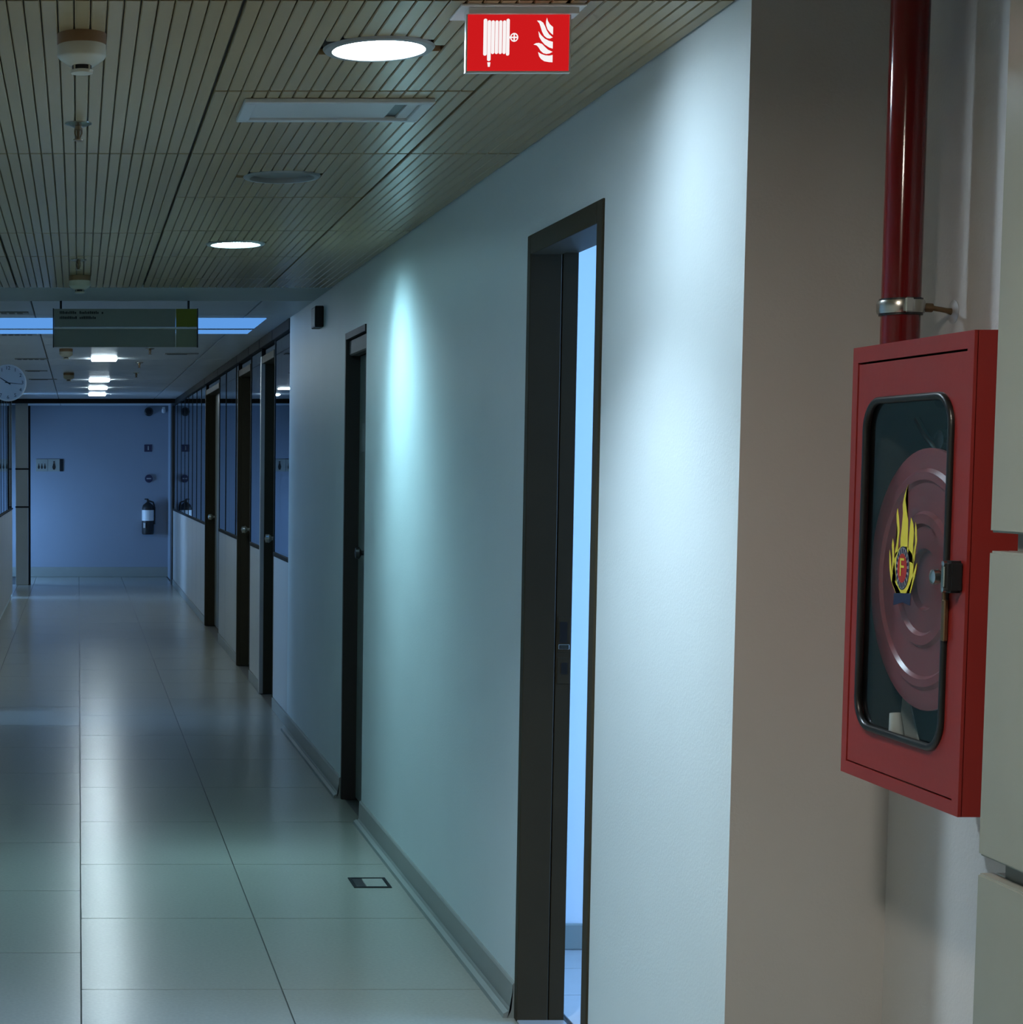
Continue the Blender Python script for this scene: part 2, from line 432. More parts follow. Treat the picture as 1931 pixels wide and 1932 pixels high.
# ---- door 2: closed recessed door
d2 = thing('door_2', (W, 8.555, 0), 'closed grey-green door set in a black recessed frame further along the wall', kind='structure')
obj('frame_jamb', box(B(), W-0.004, WB, 8.845, 8.872, 0, 2.165, 0.001), M['jamb'], d2)
obj('frame_jamb', box(B(), W+0.002, WB, 8.238, 8.262, 0, 2.165, 0.001), M['jamb'], d2)
obj('frame_head', box(B(), W-0.004, WB, 8.262, 8.845, 2.135, 2.165, 0.001), M['jamb'], d2)
obj('closer_box', box(B(), 1.245, 1.295, 8.28, 8.83, 2.06, 2.132, 0.006), M['closer'], d2)
lf2 = obj('door_leaf', box(B(), 1.298, 1.338, 8.263, 8.844, 0.008, 2.06, 0.002), M['leaf'], d2)
obj('name_plate', box(B(), 1.294, 1.298, 8.46, 8.76, 1.62, 1.75, 0.001), M['signgrey'], lf2)
kb = B(); lathe(kb, (1.298, 8.62, 1.165), [(0, -0.05), (0.024, -0.045), (0.028, -0.03), (0.011, -0.018), (0.011, 0)], 20, 'X')
obj('knob', kb, M['black'], lf2, smooth=True)

# ---- glazed partition further along the right side
def bay(n, y0, y1, mull, label):
    w = thing('window_%d' % n, (PX, (y0+y1)/2, 0), label, kind='structure')
    edges = [y0] + mull + [y1]
    obj('head_rail', box(B(), PX-0.02, PX+0.05, y0, y1, 2.355, 2.421, 0.003), M['alu'], w)
    obj('sill_rail', box(B(), PX-0.006, PX+0.045, y0, y1, 0.985, 1.012, 0.003), M['alu'], w)
    obj('kick_plate', box(B(), PX-0.006, PX+0.03, y0, y1, 0, 0.075, 0.002), M['skirt'], w)
    for m in edges:
        obj('mullion', box(B(), PX-0.002, PX+0.04, m-0.014, m+0.014, 1.012, 2.355, 0.002), M['alu'], w)
    for a, b in zip(edges, edges[1:]):
        obj('lower_panel', box(B(), PX, PX+0.03, a+0.004, b-0.004, 0.078, 0.985, 0.002), M['lampanel'], w)
        obj('pane', box(B(), PX+0.002, PX+0.008, a+0.012, b-0.012, 1.012, 2.355), M['pane'], w)
    return w
bay(1, 11.235, 12.20, [], 'glazed partition bay next to the plain corridor wall')
bay(2, 13.09, 13.88, [], 'narrow glazed partition bay between the first two recessed doorways')
bay(3, 14.96, 16.97, [15.2, 16.24], 'glazed partition bay with slim mullions before the widest recessed doorway')
bay(4, 18.75, 25.2, [19.5, 20.25, 21.0, 21.75, 22.5, 23.3, 24.2], 'long glazed partition of many panes towards the far wall')
obj('trim_1', box(B(), PX-0.02, PX+0.06, 25.2, 25.55, 0, 2.421, 0.003), M['black'], label='dark post near the end of the right partition', kind='structure')
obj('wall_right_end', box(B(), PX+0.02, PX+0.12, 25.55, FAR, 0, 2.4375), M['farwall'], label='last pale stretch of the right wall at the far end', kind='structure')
def pdoor(n, y0, y1, label):
    d = thing('door_%d' % n, (PX, (y0+y1)/2, 0), label, kind='structure')
    obj('frame_jamb', box(B(), PX+0.018, 1.345, y1-0.03, y1+0.025, 0, 2.30, 0.002), M['brown'], d)
    obj('frame_face', box(B(), PX-0.01, PX+0.018, y1-0.03, y1+0.02, 0, 2.30, 0.002), M['lightalu'] if n == 3 else M['brown'], d)
    obj('frame_jamb', box(B(), PX, 1.345, y0-0.02, y0+0.02, 0, 2.30, 0.002), M['brown'], d)
    obj('frame_head', box(B(), PX-0.005, 1.345, y0+0.02, y1-0.03, 2.25, 2.30, 0.002), M['brown'], d)
    obj('head_rail', box(B(), PX-0.02, PX+0.05, y0, y1, 2.355, 2.421, 0.003), M['alu'], d)
    obj('fanlight', box(B(), PX+0.012, PX+0.018, y0, y1, 2.30, 2.355), M['pane'], d)
    l = obj('door_leaf', box(B(), 1.336, 1.37, y0+0.02, y1-0.03, 0.008, 2.25, 0.002), M['leaf'], d)
    k = B(); lathe(k, (1.336, y1-0.12, 1.07), [(0, -0.075), (0.03, -0.065), (0.034, -0.045), (0.014, -0.025), (0.014, 0)], 16, 'X')
    obj('knob', k, M['chrome'], l, smooth=True)
pdoor(3, 12.22, 13.06, 'first recessed dark doorway in the glazed partition')
pdoor(4, 13.90, 14.93, 'second recessed dark doorway in the glazed partition')
pdoor(5, 16.99, 18.72, 'widest recessed dark doorway in the glazed partition')

# ---- left partition, far down
wl = thing('window_5', (XL, 21.1, 0), 'glazed partition on the left side ending at the lobby', kind='structure')
LE = [18.8, 19.5, 20.2, 20.9, 21.6, 22.2, 22.53]
for m_ in LE: obj('mullion', box(B(), XL-0.01, XL+0.0145, m_-0.014, m_+0.014, 1.075, 2.36, 0.002), M['alu'], wl)
for a, b in zip(LE, LE[1:]):
    obj('lower_panel', box(B(), XL, XL+0.02, a+0.006, b-0.006, 0.07, 1.06, 0.002), M['lampanel'], wl)
    obj('pane', box(B(), XL+0.006, XL+0.012, a+0.014, b-0.014, 1.075, 2.36), M['pane'], wl)
obj('head_rail', box(B(), XL, XL+0.035, 18.8, 22.53, 2.36, 2.421, 0.003), M['alu'], wl)
obj('sill_rail', box(B(), XL, XL+0.03, 18.8, 22.53, 1.06, 1.075, 0.003), M['alu'], wl)
obj('trim_3', box(B(), -1.9, PX+0.02, 24.4, 24.55, 2.366, 2.4375, 0.003), M['alu'], label='thin dark beam across the ceiling before the far wall', kind='structure')
pil = obj('trim_2', box(B(), -0.83, -0.665, 25.2, 25.36, 0.0, 2.421, 0.004), M['gypsum'], label='square grey pillar at the left before the far wall', kind='structure')
obj('pillar_edge', box(B(), -0.662, -0.635, 25.30, 25.36, 0.0, 2.36, 0.002), M['alu'], pil)
for z in (1.02, 1.52): obj('pillar_band', box(B(), -0.832, -0.64, 25.192, 25.2, z, z+0.02, 0.002), M['alu'], pil)

# ================================================================ LAMPS
def downlight(x, y, label, lens, group='round recessed ceiling lamps'):
    t = thing('downlight', (x, y, CZ), label, 'ceiling lamp', group)
    ring = B(); lathe(ring, (x, y, CZ), [(0.094, 0.014), (0.094, 0.0), (0.097, -0.006), (0.112, -0.005), (0.116, 0.0), (0.107, 0.0), (0.107, 0.014), (0.094, 0.014)], 48)
    obj('trim_ring', ring, M['lampring'], t, smooth=True)
    d = B(); lathe(d, (x, y, CZ), [(0, 0.008), (0.0935, 0.008), (0.0935, 0.012), (0, 0.012)], 48)
    obj('lens', d, lens, t)
    return t
def beam(t, x, y, col, watts, tilt, aim, size=160, blend=1.0, sy=0.36):
    l = bpy.data.lights.new('lamp_beam', 'SPOT'); l.color = col; l.energy = watts; l.spot_size = math.radians(size); l.spot_blend = blend; l.shadow_soft_size = 0.06
    o = bpy.data.objects.new('lamp_beam', l); put(o, t, (x, y, CZ+0.004)); o.scale = (1.0, sy, 1.0)
    o.rotation_euler = (math.radians(tilt), math.radians(aim), 0)
t1 = downlight(*LIGHTS[0], 'lit round ceiling lamp nearest the red fire sign', emit('lamp_lens_near', COOL1, L_COOL1))
beam(t1, *LIGHTS[0], COOL1, S_COOL1, -24, -20, 160, 1.0, 0.45)
beam(t1, *LIGHTS[0], COOL1, S_DOWN1, 0, 0, 100, 0.9, 1.0)
downlight(*LIGHTS[1], 'unlit round ceiling lamp between the two lit ones', M['offlens'])
t2 = downlight(*LIGHTS[2], 'lit round ceiling lamp at the end of the slatted ceiling', emit('lamp_lens_far', LAMP_COOL, L_COOL2))
beam(t2, *LIGHTS[2], LAMP_COOL, S_COOL2, -19, -15, 132, 1.0, 0.5)
downlight(*WARM_LAMP, 'warm round ceiling lamp over the photographer out of frame', emit('lamp_lens_warm', LAMP_WARM, L_WARM))
fl = emit('square_lamp_lens', (0.75, 0.92, 1.0), L_FAR)
for (x, y), lab in zip(((0.203, 13.15), (0.205, 15.38), (0.208, 19.07), (0.214, 20.96), (0.222, 22.76)),
                       ('square ceiling lamp hidden just behind the hanging direction sign', 'nearest of the four square ceiling lamps in line', 'second nearest of the four square ceiling lamps in line',
                        'third of the four square ceiling lamps in line', 'farthest of the four square ceiling lamps in line')):
    t = thing('square_ceiling_lamp', (x, y, CZ), lab, 'ceiling lamp', 'square lamps in the tiled ceiling')
    obj('housing', box(B(), x-0.108, x+0.108, y-0.108, y+0.108, CZ-0.006, CZ, 0.002), M['white'], t)
    obj('lens', box(B(), x-0.1, x+0.1, y-0.1, y+0.1, CZ-0.020, CZ-0.006, 0.004, 2), fl, t)

dl = emit('painted_daylight_glow', (0.13, 0.38, 0.90), L_GLOW_BAND)  # glow stands in for blue daylight falling across the ceiling tiles
t = thing('ceiling_glow_band', (0.1, 11.9, CZ), 'wide glowing strips standing in for blue light on the ceiling behind the hanging sign', 'ceiling lamp')
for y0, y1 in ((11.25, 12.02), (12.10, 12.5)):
    obj('glow_strip', box(B(), -0.79, 1.10, y0, y1, CZ-0.006, CZ, 0.002), dl, t)
obj('band_dark_line', box(B(), -0.79, 1.10, 12.02, 12.10, CZ-0.008, CZ, 0.002), M['lampring'], t)
# ================================================================ CEILING FITTINGS
t = thing('air_vent', (0.62, 4.71, CZ), 'long pale rectangular air vent between two round lamps', 'vent')
x0, x1, y0, y1 = 0.394, 0.845, 4.593, 4.845
bm = B()
for a in ((x0, x1, y0, y0+0.022), (x0, x1, y1-0.022, y1), (x0, x0+0.03, y0+0.022, y1-0.022), (x1-0.03, x1, y0+0.022, y1-0.022)):
    box(bm, *a, CZ-0.012, CZ, 0.002)
obj('frame', bm, M['ventgrey'], t)
obj('cover_plate', box(B(), x0+0.03, x1-0.085, y0+0.022, y1-0.022, CZ-0.005, CZ, 0.001), M['ventgrey'], t)
obj('slot', box(B(), x1-0.085, x1-0.06, y0+0.03, y1-0.03, CZ-0.002, CZ), M['black'], t)
obj('end_plate', box(B(), x1-0.058, x1-0.03, y0+0.022, y1-0.022, CZ-0.006, CZ, 0.001), M['ventgrey'], t)

def detector(x, y, label, s=1.0):
    t = thing('smoke_detector', (x, y, CZ), label, 'smoke detector', 'smoke detectors on the ceiling')
    b = B(); lathe(b, (x, y, CZ), [(0.050*s, 0), (0.050*s, -0.022*s), (0, -0.022*s)], 32); obj('mounting_base', b, M['amber'], t, smooth=True)
    b = B(); lathe(b, (x, y, CZ), [(0.049*s, -0.020*s), (0.0495*s, -0.043*s), (0.046*s, -0.048*s), (0.026*s, -0.062*s), (0, -0.062*s)], 32); obj('body', b, M['cream'], t, smooth=True)
    b = B(); lathe(b, (x, y, CZ), [(0.020*s, -0.061*s), (0.020*s, -0.073*s), (0, -0.073*s)], 24); obj('sensing_chamber', b, M['black'], t, smooth=True)
    b = B(); lathe(b, (x, y, CZ), [(0, -0.071*s), (0.023*s, -0.071*s), (0.022*s, -0.077*s), (0, -0.078*s)], 24)
    obj('cap', b, M['cream'], t, smooth=True)
    for k in range(4):
        a = PI/4 + k*PI/2; cx, cy = x+0.021*s*math.cos(a), y+0.021*s*math.sin(a)
        obj('cage_bar', box(B(), cx-0.0018*s, cx+0.0018*s, cy-0.0018*s, cy+0.0018*s, CZ-0.073*s, CZ-0.060*s), M['cream'], t)
detector(0.007, 3.93, 'large cream smoke detector with brown base at upper left')
detector(0.006, 8.80, 'smoke detector at the far edge of the slatted ceiling')
detector(-0.091, 14.15, 'smoke detector under the tiled ceiling just below the hanging sign')
detector(-0.089, 17.75, 'smoke detector under the tiled ceiling beside the clock')

def sprinkler(x, y, label):
    t = thing('sprinkler', (x, y, CZ), label, 'sprinkler', 'pendent ceiling sprinklers')
    b = B(); lathe(b, (x, y, CZ), [(0.034, 0), (0.034, -0.003), (0.018, -0.009), (0, -0.009)], 24); obj('escutcheon', b, M['chrome'], t, smooth=True)
    b = B(); lathe(b, (x, y, CZ), [(0.009, -0.008), (0.009, -0.018), (0.005, -0.020), (0.004, -0.042), (0, -0.042)], 16); obj('nozzle', b, M['brass'], t, smooth=True)
    b = B()
    for s in (-1, 1): tube(b, [(x+s*0.008, y, CZ-0.014), (x+s*0.009, y, CZ-0.026), (x+s*0.002, y, CZ-0.042)], 0.0018, 8)
    obj('frame_arms', b, M['brass'], t, smooth=True)
    b = B(); lathe(b, (x, y, CZ), [(0, -0.041), (0.014, -0.042), (0.013, -0.0445), (0, -0.0445)], 20); obj('deflector', b, M['brass'], t)
sprinkler(0.0, 4.92, 'nearest ceiling sprinkler below the large smoke detector')
sprinkler(0.0, 8.10, 'ceiling sprinkler just before the end of the slatted ceiling')
sprinkler(0.525, 14.1, 'ceiling sprinkler right under the hanging sign')
sprinkler(0.508, 16.0, 'middle of three small sprinklers in the tiled ceiling')
sprinkler(0.533, 17.7, 'farthest of three small sprinklers in the tiled ceiling')

def grille(x0, x1, y, label, n=5):
    t = thing('ceiling_grille', ((x0+x1)/2, y, CZ), label, 'vent', 'slim air grilles in the tiled ceiling')
    obj('frame', box(B(), x0, x1, y-0.06, y+0.06, CZ-0.006, CZ, 0.001), M['lampring'], t)
    for k in range(n):
        a = x0+0.02+(x1-x0-0.04)*k/n; obj('slot', box(B(), a, a+(x1-x0-0.04)/n*0.7, y-0.04, y+0.04, CZ-0.008, CZ-0.006), M['black'], t)
grille(-0.50, -0.28, 10.85, 'grille beside the hanging sign at the left picture edge', 4)
grille(-0.52, -0.27, 12.6, 'grille just beyond the blue light band')
grille(-0.51, -0.24, 15.45, 'grille above the clock')
grille(-0.48, -0.28, 17.35, 'grille right behind the clock', 1)
grille(-0.49, -0.21, 19.0, 'farthest grille at the left of the tiled ceiling', 1)
grille(0.66, 0.92, 14.75, 'grille on the right side of the tiled ceiling', 1)

# ---- red fire equipment sign under the ceiling
SY = 3.69
s = thing('fire_sign', (0.833, SY, CZ), 'red hanging fire sign with white hose reel and flame symbols', 'sign')
mt = obj('mount', box(B(), 0.737, 0.946, SY-0.012, SY+0.03, 2.404, 2.4165, 0.001), M['white'], s)
obj('mount_flange', box(B(), 0.722, 0.958, SY-0.02, SY+0.10, 2.4165, CZ, 0.001), M['white'], mt)
SX0, SX1, SZ0, SZ1 = 0.7335, 0.9325, 2.296, 2.404
SX0 += 0.0; 
obj('panel', box(B(), SX0+0.003, SX1-0.003, SY-0.004, SY+0.004, SZ0+0.003, SZ1), SIGN_RED, s)
bm = B()
box(bm, SX0, SX0+0.003, SY-0.006, SY+0.006, SZ0, SZ1); box(bm, SX1-0.003, SX1, SY-0.006, SY+0.006, SZ0, SZ1); box(bm, SX0+0.003, SX1-0.003, SY-0.006, SY+0.006, SZ0, SZ0+0.003)
obj('edge_frame', bm, M['white'], s)
def sg(px, py):      # sign graphic coordinates: 0..1 across, 0..1 down the panel
    return SX0+0.003 + (SX1-SX0-0.006)*px, SZ1 - (SZ1-SZ0-0.003)*py
def sign_poly(bm, pts):
    q = [sg(*p) for p in pts]
    prism(bm, q, lambda a, b: (a, SY-0.0052, b), lambda a, b: (a, SY-0.0038, b))
rx = lambda u: (u-160)/1565.0
rz = lambda v: (v-212)/850.0
def bar(bm, u0, u1, v0, v1, r=24):
    pts, _ = rrect(u0, u1, v0, v1, r, 5); sign_poly(bm, [(rx(a), rz(b)) for a, b in pts])
bm = B()
for u0, u1, v0, v1 in ((408, 462, 275, 828), (469, 522, 298, 910), (528, 578, 300, 804), (586, 636, 300, 804), (645, 694, 300, 804), (704, 752, 300, 804), (758, 808, 275, 828)):
    bar(bm, u0, u1, v0, v1)
sign_poly(bm, [(rx(a), rz(b)) for a, b in ((474, 930), (520, 930), (511, 996), (483, 996))])
sign_poly(bm, [(rx(a), rz(b)) for a, b in ((806, 542), (832, 542), (832, 566), (806, 566))])
outer = [(880+62*math.cos(2*PI*k/28), 554+66*math.sin(2*PI*k/28)) for k in range(28)]
inner = [(880+45*math.cos(2*PI*k/28), 554+49*math.sin(2*PI*k/28)) for k in range(28)]
for k in range(28):
    j = (k+1) % 28; sign_poly(bm, [(rx(a), rz(b)) for a, b in (outer[k], outer[j], inner[j], inner[k])])
sign_poly(bm, [(rx(a), rz(b)) for a, b in ((870, 506), (890, 506), (890, 602), (870, 602))])
sign_poly(bm, [(rx(a), rz(b)) for a, b in ((834, 544), (868, 544), (868, 564), (834, 564))])
sign_poly(bm, [(rx(a), rz(b)) for a, b in ((892, 544), (926, 544), (926, 564), (892, 564))])
obj('hose_symbol', bm, SIGN_WHITE, s)
bm = B()
for pts in ([(1378, 262), (1392, 310), (1420, 355), (1474, 402), (1474, 515), (1430, 478), (1390, 430), (1368, 370), (1365, 315)],
            [(1228, 303), (1275, 305), (1320, 335), (1350, 390), (1375, 450), (1415, 510), (1470, 555), (1430, 572), (1385, 565), (1340, 530), (1308, 470), (1285, 400), (1265, 345)],
            [(1252, 465), (1290, 520), (1350, 575), (1410, 605), (1474, 622), (1474, 722), (1420, 705), (1350, 660), (1300, 605), (1265, 545)],
            [(1180, 662), (1215, 642), (1260, 638), (1310, 655), (1350, 695), (1400, 740), (1472, 772), (1430, 795), (1380, 803), (1330, 790), (1290, 755), (1255, 700), (1225, 672)],
            [(1252, 778), (1300, 805), (1360, 825), (1420, 830), (1474, 820), (1474, 928), (1420, 925), (1350, 912), (1300, 880), (1270, 840)]):
    sign_poly(bm, [(rx(a), rz(b)) for a, b in pts])
obj('flame_symbol', bm, SIGN_WHITE, s)

# ---- hanging direction sign
HY = 10.1
s = thing('direction_sign', (0.245, HY, 2.18), 'long grey hanging direction sign with olive end square', 'sign')
for k in range(2):
    x = (-0.092, 0.578)[k]
    b = B(); tube(b, [(x, HY, 2.279), (x, HY, CZ)], 0.006, 10); obj('hanger_rod', b, M['black'], s)
up = obj('upper_panel', box(B(), -0.128, 0.510, HY-0.008, HY+0.008, 2.285, 2.379, 0.001), M['signgrey'], s)
lo = obj('lower_panel', box(B(), -0.128, 0.510, HY-0.008, HY+0.008, 2.180, 2.273, 0.001), M['signgrey'], s)
obj('olive_square', box(B(), 0.512, 0.622, HY-0.008, HY+0.008, 2.285, 2.379, 0.001), M['signgreen'], up)
obj('pale_olive_square', box(B(), 0.512, 0.622, HY-0.008, HY+0.008, 2.180, 2.273, 0.001), M['signgreen2'], lo)
obj('divider_strip', box(B(), -0.128, 0.622, HY-0.009, HY+0.009, 2.2745, 2.2835), M['white'], s)
for x in (-0.134, 0.6225): obj('end_cap', box(B(), x, x+0.0055, HY-0.011, HY+0.011, 2.178, 2.381), M['black'], s)
bm = B(); rr = random.Random(3)
for z, words in ((2.3585, ((-0.098, -0.008), (0.006, 0.110), (0.122, 0.130))), (2.332, ((-0.098, -0.006), (0.006, 0.092)))):
    for a, b in words:
        x = a
        while x < b-0.003:
            w_ = rr.uniform(0.005, 0.009); hgt = rr.choice((0.010, 0.012, 0.014))
            box(bm, x, min(x+w_, b), HY-0.0092, HY-0.008, z-0.006, z-0.006+hgt); x += w_+0.0022
obj('lettering', bm, M['black'], up, label='two short rows of small dark lettering')

# ---- clock on a bracket
CX, CY, CZc, CR = -0.477, 13.0, 2.122, 0.120
k = thing('wall_clock', (CX, CY, CZc), 'round white clock with black numerals hung out over the corridor', 'clock')
b = B(); lathe(b, (CX, CY, CZc), [(0, 0.05), (CR, 0.05), (CR+0.004, 0.04), (CR+0.004, -0.002), (CR-0.004, -0.004), (CR-0.004, 0.002), (0, 0.002)], 48, 'Y'); obj('case', b, M['white'], k, smooth=True)
b = B(); lathe(b, (CX, CY, CZc), [(0, -0.001), (CR-0.005, -0.001), (CR-0.005, 0.001), (0, 0.001)], 48, 'Y'); fc = obj('face', b, M['clockface'], k)
for n in range(1, 13):
    bm = B(); a = PI/2 - n*PI/6
    add_text(bm, str(n), 0.034, lambda u, v: (CX + (CR-0.022)*math.cos(a) + u, CY-0.002, CZc + (CR-0.022)*math.sin(a) + v))
    obj('numeral', bm, M['black'], fc)
def hand(deg, ln, wd, tail):
    a = math.radians(90-deg); d = Vector((math.cos(a), 0, math.sin(a))); nrm = Vector((-d.z, 0, d.x)); c = Vector((CX, CY-0.003, CZc))
    bm = B(); p = [c-d*tail+nrm*wd, c-d*tail-nrm*wd, c+d*ln-nrm*wd*.5, c+d*ln+nrm*wd*.5]
    prism(bm, [(i, 0) for i in range(4)], lambda i, _: p[int(i)], lambda i, _: p[int(i)]+Vector((0, -0.0015, 0)))
    return obj('hand', bm, M['black'], k)
hand(302, 0.072, 0.0042, 0.02); hand(96, 0.094, 0.0026, 0.02)
b = B(); tube(b, [(CX-CR, CY+0.025, CZc), (XL, CY+0.025, CZc)], 0.012, 12); obj('bracket_arm', b, M['white'], k)

# ================================================================ RED HOSE CABINET
KX, KB, KY0, KY1, KZ0, KZ1 = 1.32, 1.535, 2.83, 3.27, 1.027, 1.752
c = thing('hose_cabinet', (KB, 3.05, KZ0), 'red metal fire hose cabinet with rounded window on the recess wall', 'fire cabinet')
bm = B(); T = 0.004
box(bm, KX+0.004, KB-0.001, KY0, KY0+T, KZ0, KZ1); box(bm, KX+0.004, KB-0.001, KY1-T, KY1, KZ0, KZ1)
box(bm, KX+0.004, KB-0.001, KY0+T, KY1-T, KZ0, KZ0+T); box(bm, KX+0.004, KB-0.001, KY0+T, KY1-T, KZ1-T, KZ1)
body = obj('body', bm, M['red'], c)
bm = B()
def ring_plate(bm, o, i, xa, xb):
    (a0, a1, b0, b1), (c0, c1, e0, e1) = o, i
    box(bm, xa, xb, a0, a1, b0, e0); box(bm, xa, xb, a0, a1, e1, b1); box(bm, xa, xb, a0, c0, e0, e1); box(bm, xa, xb, c1, a1, e0, e1)
ring_plate(bm, (KY0, KY1, KZ0, KZ1), (KY0+0.021, KY1-0.021, KZ0+0.021, KZ1-0.026), KX-0.001, KX+0.005)
obj('front_flange', bm, M['red'], c)
bm = B(); box(bm, KB-0.008, KB-0.002, KY0+T, KY1-T, KZ0+T, KZ1-T)
box(bm, KX+0.02, KB-0.008, KY0+T, KY0+T+0.003, KZ0+T, KZ1-T); box(bm, KX+0.02, KB-0.008, KY1-T-0.003, KY1-T, KZ0+T, KZ1-T)
box(bm, KX+0.02, KB-0.008, KY0+0.008, KY1-0.008, KZ1-T-0.003, KZ1-T); box(bm, KX+0.02, KB-0.008, KY0+0.008, KY1-0.008, KZ0+T, KZ0+T+0.003)
obj('liner', bm, M['liner'], c)
# door with rounded opening
D0, D1, E0, E1 = KY0+0.0235, KY1-0.0235, KZ0+0.0235, KZ1-0.0295
A0, A1, F0, F1 = 2.893, 3.207, 1.117, 1.660
inn, cn = rrect(A0, A1, F0, F1, 0.048, 8)
out = []
corners = [(D1, E1), (D0, E1), (D0, E0), (D1, E0)]
for idx, ((u, v), kk) in enumerate(zip(inn, cn)):
    q = idx // 9; cu, cv = corners[q]
    if kk == 4: out.append((cu, cv))
    elif (kk < 4) == (q % 2 == 0): out.append((cu, v))
    else: out.append((u, cv))
bm = B(); n = len(inn); DX0, DX1 = KX+0.0005, KX+0.006
vi = [[bm.verts.new((x, u, v)) for u, v in inn] for x in (DX0, DX1)]
vo = [[bm.verts.new((x, u, v)) for u, v in out] for x in (DX0, DX1)]
for i in range(n):
    j = (i+1) % n
    for s_ in (0, 1): bm.faces.new((vi[s_][i], vi[s_][j], vo[s_][j], vo[s_][i]))
    bm.faces.new((vi[0][i], vi[0][j], vi[1][j], vi[1][i])); bm.faces.new((vo[0][i], vo[0][j], vo[1][j], vo[1][i]))
door = obj('door', bm, M['red'], c)
b = B(); tube(b, [(KX-0.001, u, v) for u, v in inn], 0.0062, 10, closed=True); obj('window_gasket', b, M['rubber'], door, smooth=True)
b = B(); prism(b, rrect(A0+0.001, A1-0.001, F0+0.001, F1-0.001, 0.047, 8)[0], lambda u, v: (KX+0.0035, u, v), lambda u, v: (KX+0.0055, u, v)); obj('window_glass', b, M['cabglass'], door)
# sticker on the glass
GX = KX+0.0028
def flat(pts, x, th=0.0004):
    b = B(); prism(b, pts, lambda u, v: (x, u, v), lambda u, v: (x+th, u, v)); return b
bm = B()
for pts in (
[ (3.0470, 1.5230), (3.0530, 1.5130), (3.0560, 1.4980), (3.0500, 1.4830), (3.0440, 1.4680), (3.0430, 1.4460), (3.0430, 1.4190), (3.0680, 1.4180), (3.0690, 1.4360), (3.0660, 1.4540), (3.0630, 1.4750), (3.0650, 1.4910), (3.0600, 1.5060) ],
    [ (3.0840, 1.4840), (3.0790, 1.4720), (3.0740, 1.4510), (3.0760, 1.4370), (3.0790, 1.4120), (3.0890, 1.4020), (3.0880, 1.4160), (3.0830, 1.4310), (3.0810, 1.4480), (3.0850, 1.4590), (3.0870, 1.4750) ],
    [ (3.0980, 1.4350), (3.0940, 1.4260), (3.0920, 1.4060), (3.0870, 1.3840), (3.0800, 1.3660), (3.0920, 1.3700), (3.0970, 1.3910), (3.0970, 1.4060), (3.1010, 1.4240) ],
    [ (3.1090, 1.4160), (3.1050, 1.4060), (3.1000, 1.3860), (3.0910, 1.3720), (3.0800, 1.3620), (3.0590, 1.3470), (3.0790, 1.3460), (3.0990, 1.3660), (3.1060, 1.3830), (3.1090, 1.3980) ],
    [ (3.0330, 1.4710), (3.0250, 1.4610), (3.0210, 1.4470), (3.0220, 1.4320), (3.0230, 1.3990), (3.0390, 1.4010), (3.0390, 1.4190), (3.0380, 1.4390), (3.0350, 1.4580) ],
    [ (3.0160, 1.4640), (3.0120, 1.4530), (3.0090, 1.4350), (3.0130, 1.4190), (3.0160, 1.4030), (3.0230, 1.3950), (3.0210, 1.4100), (3.0190, 1.4200), (3.0150, 1.4340), (3.0170, 1.4470) ],
    [ (3.0070, 1.4000), (3.0080, 1.3900), (3.0130, 1.3760), (3.0190, 1.3650), (3.0270, 1.3500), (3.0420, 1.3490), (3.0290, 1.3650), (3.0200, 1.3790), (3.0140, 1.3890) ],
    [ (3.0880, 1.4100), (3.0690, 1.4230), (3.0440, 1.4240), (3.0260, 1.4140), (3.0180, 1.4040), (3.0190, 1.3880), (3.0200, 1.3740), (3.0290, 1.3500), (3.0780, 1.3460), (3.0970, 1.3650), (3.0940, 1.3840) ],
):
    prism(bm, pts, lambda u, v: (GX, u, v), lambda u, v: (GX+0.0004, u, v))
obj('flame_sticker', bm, M['yellow'], door)
obj('sticker_base', flat([(3.087, 1.347), (3.024, 1.351), (3.026, 1.331), (3.054, 1.334), (3.088, 1.327)], GX-0.0002), M['navy'], door)
BE = 0.72      # the badge is an upright oval
def disc(r, x, n=32): return flat([(3.057+r*BE*math.cos(2*PI*k/n), 1.389+r*math.sin(2*PI*k/n)) for k in range(n)], x)
obj('badge_rim', disc(0.035, GX-0.0006), M['navy'], door)
obj('badge_ring', disc(0.033, GX-0.0009), M['stgrey'], door)
bm = B()
for k in range(18):
    a = 2*PI*k/18; a2 = a+PI/18*1.1
    q = [(3.057+r*BE*math.cos(t_), 1.389+r*math.sin(t_)) for r, t_ in ((0.024, a), (0.032, a), (0.032, a2), (0.024, a2))]
    prism(bm, q, lambda u, v: (GX-0.0013, u, v), lambda u, v: (GX-0.0010, u, v))
obj('badge_marks', bm, M['navy'], door)
obj('badge_disc', disc(0.0235, GX-0.0013), M['stred'], door)
bm = B(); add_text(bm, 'F', 0.042, lambda u, v: (GX-0.0020, 3.057-u, 1.389+v)); obj('badge_letter', bm, M['yellow'], door, label='yellow letter F on the red badge')
